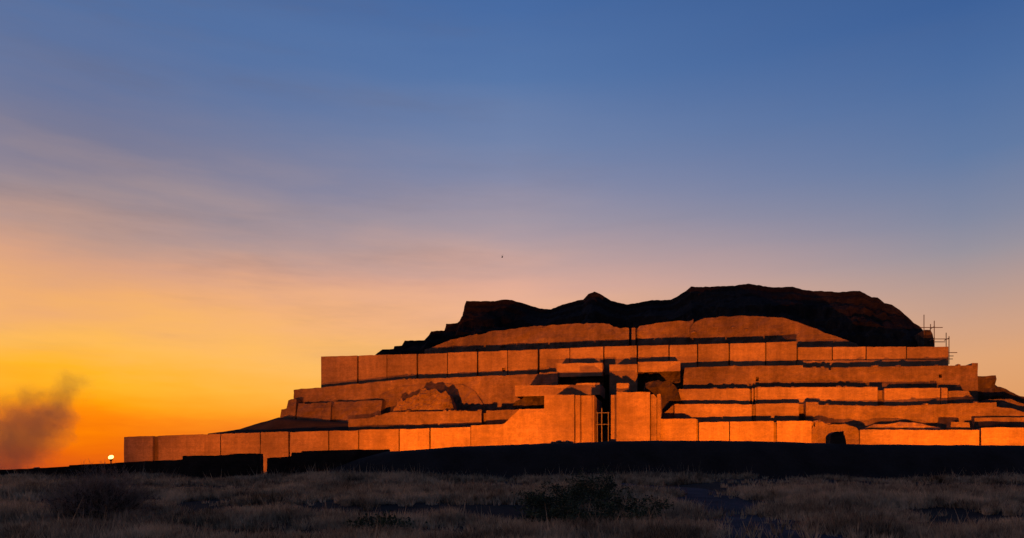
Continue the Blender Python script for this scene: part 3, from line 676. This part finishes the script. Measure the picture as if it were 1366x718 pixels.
# ------------------------------------------------------------------ plants
def vnoise(x, y, s, seed):
    x = x * s + seed * 13.1; y = y * s + seed * 7.7
    xi = np.floor(x).astype(int); yi = np.floor(y).astype(int); fx = smooth01(x - xi); fy = smooth01(y - yi)
    def h(a, b): 
        q = np.sin(a * 127.1 + b * 311.7 + seed * 17.3) * 43758.5453; return q - np.floor(q)
    return (h(xi, yi) * (1 - fx) + h(xi + 1, yi) * fx) * (1 - fy) + (h(xi, yi + 1) * (1 - fx) + h(xi + 1, yi + 1) * fx) * fy
def field_grass(nt_, nb):
    y = 12.5 + 30.5 * rng.random(nt_) ** 0.85
    x = (rng.random(nt_) * 2 - 1) * (0.72 * y + 2.5)
    patch = 0.55 * vnoise(x * 0.42, y, 0.34, 1) + 0.28 * vnoise(x * 0.8, y, 0.9, 2) + 0.17 * vnoise(x, y, 2.6, 3)
    patch = np.clip((patch - 0.5) * 2.3 + 0.5, 0, 1)
    patch = np.maximum(patch, np.clip(0.75 - np.abs(y - 15.5) / 6 + 0.5 * (vnoise(x, y, 0.8, 6) - 0.5), 0, 1))
    px_ = np.interp(y, ys, pcx); pw_ = np.interp(y, ys, pww)
    keep = (patch + 0.3 * rng.random(nt_) > 0.62) & ((np.abs(x - px_ - 0.5 * vnoise(x, y, 0.8, 5) + 0.25) > pw_ * (0.3 + 0.95 * rng.random(nt_))) | (y > 36) | (rng.random(nt_) < 0.05))
    x, y, patch = x[keep], y[keep], patch[keep]; k = len(x)
    X = np.repeat(x, nb); Y = np.repeat(y, nb); P = np.repeat(patch, nb); M = k * nb
    ang = rng.random(M) * math.tau; rad = 0.10 * np.sqrt(rng.random(M))
    bx_ = X + rad * np.cos(ang); by_ = Y + rad * np.sin(ang)
    h = (0.03 + 0.38 * P) * (0.45 + 0.85 * rng.random(M)); tall = rng.random(M) < 0.012; h = np.where(tall, h * 2.0, h)
    lean = h * (0.15 + 0.55 * rng.random(M)); la = ang + rng.normal(0, 0.6, M)
    w = (0.007 + 0.007 * rng.random(M)) * (0.6 + Y / 24.0); wa = rng.random(M) * math.tau
    gz = ground_h(bx_, by_) - 0.01
    p0 = np.stack([bx_ - w * np.cos(wa), by_ - w * np.sin(wa), gz], -1); p1 = np.stack([bx_ + w * np.cos(wa), by_ + w * np.sin(wa), gz], -1)
    p2 = np.stack([bx_ + lean * np.cos(la), by_ + lean * np.sin(la), gz + h], -1)
    co = np.stack([p0, p1, p2], 1).reshape(-1, 3)
    me = bpy.data.meshes.new('grass'); me.vertices.add(len(co)); me.vertices.foreach_set('co', co.ravel())
    me.loops.add(len(co)); me.loops.foreach_set('vertex_index', np.arange(len(co), dtype=np.int32))
    me.polygons.add(M); me.polygons.foreach_set('loop_start', np.arange(0, 3 * M, 3, dtype=np.int32)); me.polygons.foreach_set('loop_total', np.full(M, 3, dtype=np.int32))
    me.update(calc_edges=True); me.materials.append(M_GRASS)
    o = bpy.data.objects.new('grass', me); C.objects.link(o)
    return tag(o, 'dry straw-coloured grass covering the dark field', 'grass', kind='stuff')
field_grass(68000, 12)

def dry_bush(x, y, rad, hgt, n, label):
    g = float(ground_h(x, y)); root = empty('dry_bush', (x, y, g)); tag(root, label, 'bush')
    bm = bmesh.new(); bs = bmesh.new()
    for k in range(n):
        a = random.random() * math.tau; e = math.acos(1 - random.random() * 0.98)
        d = Vector((math.sin(e) * math.cos(a), math.sin(e) * math.sin(a), math.cos(e)))
        ln = random.uniform(0.55, 1.05)
        st = Vector((random.gauss(0, 0.25 * rad), random.gauss(0, 0.25 * rad), 0.0))
        p = st; segs = 3
        for s in range(segs):
            q = st * (1 - (s + 1) / segs) + Vector((d.x * rad, d.y * rad, d.z * hgt + 0.02)) * ln * (s + 1) / segs + Vector((random.gauss(0, .05), random.gauss(0, .05), random.gauss(0, .04)))
            q.z = max(q.z, 0.02)
            tube(bs if s < 2 else bm, p, q, 0.009 - 0.0025 * s, 3, 0.0065 - 0.0022 * s)
            if s > 1:
                for _ in range(4):
                    m_ = p.lerp(q, random.random()); tube(bm, m_, m_ + Vector((random.gauss(0, .07), random.gauss(0, .07), random.uniform(0.0, .14))), 0.004, 3, 0.002)
            p = q
    link_bm('stems', bs, M_TWIG, root); link_bm('twigs', bm, M_TIP, root)
def leafy(x, y, rad, hgt, n, label):
    g = float(ground_h(x, y)); root = empty('leafy_bush', (x, y, g)); tag(root, label, 'bush', 'green bushes by the path')
    bs = bmesh.new(); V, Fc = [], []
    for k in range(26):
        a = random.random() * math.tau; r = rad * math.sqrt(random.random()); hh = hgt * random.uniform(0.55, 1.05) * (1 - 0.45 * (r / rad) ** 2)
        tip = Vector((r * math.cos(a), r * math.sin(a), hh)); st = Vector((tip.x * 0.35, tip.y * 0.35, 0))
        mid = st.lerp(tip, 0.5) + Vector((random.gauss(0, .05), random.gauss(0, .05), 0.05))
        tube(bs, (0, 0, -0.04), st + Vector((0, 0, 0.01)), 0.014, 4, 0.010); tube(bs, st, mid, 0.010, 4, 0.007); tube(bs, mid, tip, 0.007, 4, 0.003)
        for _ in range(n // 26):
            t = random.uniform(0.15, 1.08); c = st.lerp(mid, t * 2) if t < .5 else mid.lerp(tip, t * 2 - 1)
            c = c + Vector((random.gauss(0, .09), random.gauss(0, .09), random.gauss(0, .05))); c.z = max(c.z, 0.02)
            d = Vector((random.gauss(0, 1), random.gauss(0, 1), random.gauss(0.3, .6))).normalized(); s = random.uniform(0.04, 0.085)
            w = d.orthogonal().normalized() * s * 0.42; up = d.cross(w).normalized() * s * 0.12; b0 = len(V)
            V += [c, c + d * s * 0.5 + w + up, c + d * s * 1.1, c + d * s * 0.5 - w + up]
            Fc += [(b0, b0 + 1, b0 + 2), (b0, b0 + 2, b0 + 3)]
    link_bm('stems', bs, M_TWIG, root); link('leaves', V, Fc, M_LEAF, root)
dry_bush(-10.6, 19.0, 1.5, 1.55, 1500, 'rounded dry twiggy bush in the grass below the glowing lamp')
dry_bush(-13.0, 21.5, 0.9, 0.6, 260, 'small low dry bush beside the large rounded twiggy bush')
leafy(1.2, 18.0, 1.2, 0.62, 1900, 'broad dark green leafy bush set lowest in the clump, in the grass')
leafy(3.3, 20.3, 1.2, 0.72, 1900, 'dark green leafy bush touching the bluish dirt path')
leafy(2.6, 25.5, 1.7, 1.1, 2600, 'tallest dark green leafy bush, towards the bank, of the clump')
leafy(1.3, 22.2, 1.2, 0.72, 1800, 'dark green leafy bush on the grassy side of the clump')
leafy(2.6, 17.4, 0.9, 0.45, 1200, 'low dark green leafy plant between the broad bush and the path')
leafy(-3.2, 17.8, 1.0, 0.34, 900, 'low flat dark green bush alone among the dry grass')

# ------------------------------------------------------------------ bird
p = Vector(((670 - CX) / F * 60, 60, EYE + (HY - 343) * 60 / F))
bm = bmesh.new()
bmesh.ops.create_uvsphere(bm, u_segments=10, v_segments=8, radius=0.06)
for v in bm.verts: v.co = Vector((v.co.x * 0.9, v.co.y * 2.6, v.co.z * 0.9))
bird = link_bm('bird', bm, M_BIRD, None, True); bird.location = p; bird.rotation_euler = (0, 0, R(12))
tag(bird, 'tiny dark flying bird alone in the sky above the summit', 'bird')
for s in (-1, 1):
    link('wing', [(0, 0.06, 0.02), (0, -0.05, 0.02), (s * 0.06, -0.03, 0.14), (s * 0.05, 0.05, 0.15), (s * 0.045, -0.03, 0.24)], [(0, 1, 2, 3), (3, 2, 4)], M_BIRD, bird)
link('tail', [(0.02, -0.11, 0), (-0.02, -0.11, 0), (-0.04, -0.2, 0.0), (0.04, -0.2, 0.0)], [(0, 1, 2, 3)], M_BIRD, bird)

# ------------------------------------------------------------------ smoke drifting beyond the wall
SD = 170.0
bm = bmesh.new(); bmesh.ops.create_icosphere(bm, subdivisions=4, radius=1.0)
for v in bm.verts: v.co = Vector((v.co.x * 28, v.co.y * 11, v.co.z * 12))
m = bpy.data.materials.new('smoke'); m.use_nodes = True; t = m.node_tree; t.nodes.clear()
tcs = t.nodes.new('ShaderNodeTexCoord'); ou = t.nodes.new('ShaderNodeOutputMaterial'); pv = t.nodes.new('ShaderNodeVolumePrincipled')
sps = t.nodes.new('ShaderNodeSeparateXYZ'); t.links.new(tcs.outputs['Object'], sps.inputs[0])
wn = t.nodes.new('ShaderNodeTexNoise'); wn.inputs['Scale'].default_value = 0.09; wn.inputs['Detail'].default_value = 3; t.links.new(tcs.outputs['Object'], wn.inputs['Vector'])
wsc = t.nodes.new('ShaderNodeVectorMath'); wsc.operation = 'SCALE'; t.links.new(wn.outputs['Color'], wsc.inputs[0]); wsc.inputs['Scale'].default_value = 11.0
wad = t.nodes.new('ShaderNodeVectorMath'); wad.operation = 'ADD'; t.links.new(tcs.outputs['Object'], wad.inputs[0]); t.links.new(wsc.outputs[0], wad.inputs[1])
n1 = noise_tex(t, 0.11, 8, 0.62, wad.outputs[0])
ln_ = t.nodes.new('ShaderNodeVectorMath'); ln_.operation = 'MULTIPLY'; t.links.new(tcs.outputs['Object'], ln_.inputs[0]); ln_.inputs[1].default_value = (1 / 28, 1 / 11, 1 / 12)
le = t.nodes.new('ShaderNodeVectorMath'); le.operation = 'LENGTH'; t.links.new(ln_.outputs[0], le.inputs[0])
edge = maprange(le.outputs['Value'], 1.0, 0.35, tree=t)
# thicker low on the left, thin where it drifts up to the right
wt = maprange(sps.outputs[0], -16, 20, 0.16, -0.10, tree=t)
k = math_node('ADD', math_node('ADD', n1, wt, tree=t), math_node('MULTIPLY', edge, 0.22, tree=t), tree=t)
dens = math_node('MULTIPLY', math_node('MULTIPLY', maprange(k, 0.62, 0.80, tree=t), maprange(edge, 0.0, 0.3, tree=t), tree=t), 0.09, tree=t)
t.links.new(dens, pv.inputs['Density']); pv.inputs['Color'].default_value = (0.72, 0.50, 0.40, 1)
t.links.new(pv.outputs[0], ou.inputs['Volume'])
sm = link_bm('smoke', bm, m); sm.location = (-0.645 * SD, SD, 12.0); sm.rotation_euler = (0, R(-36), 0)
tag(sm, 'brown smoke drifting up low over the glowing horizon', 'smoke', kind='stuff')
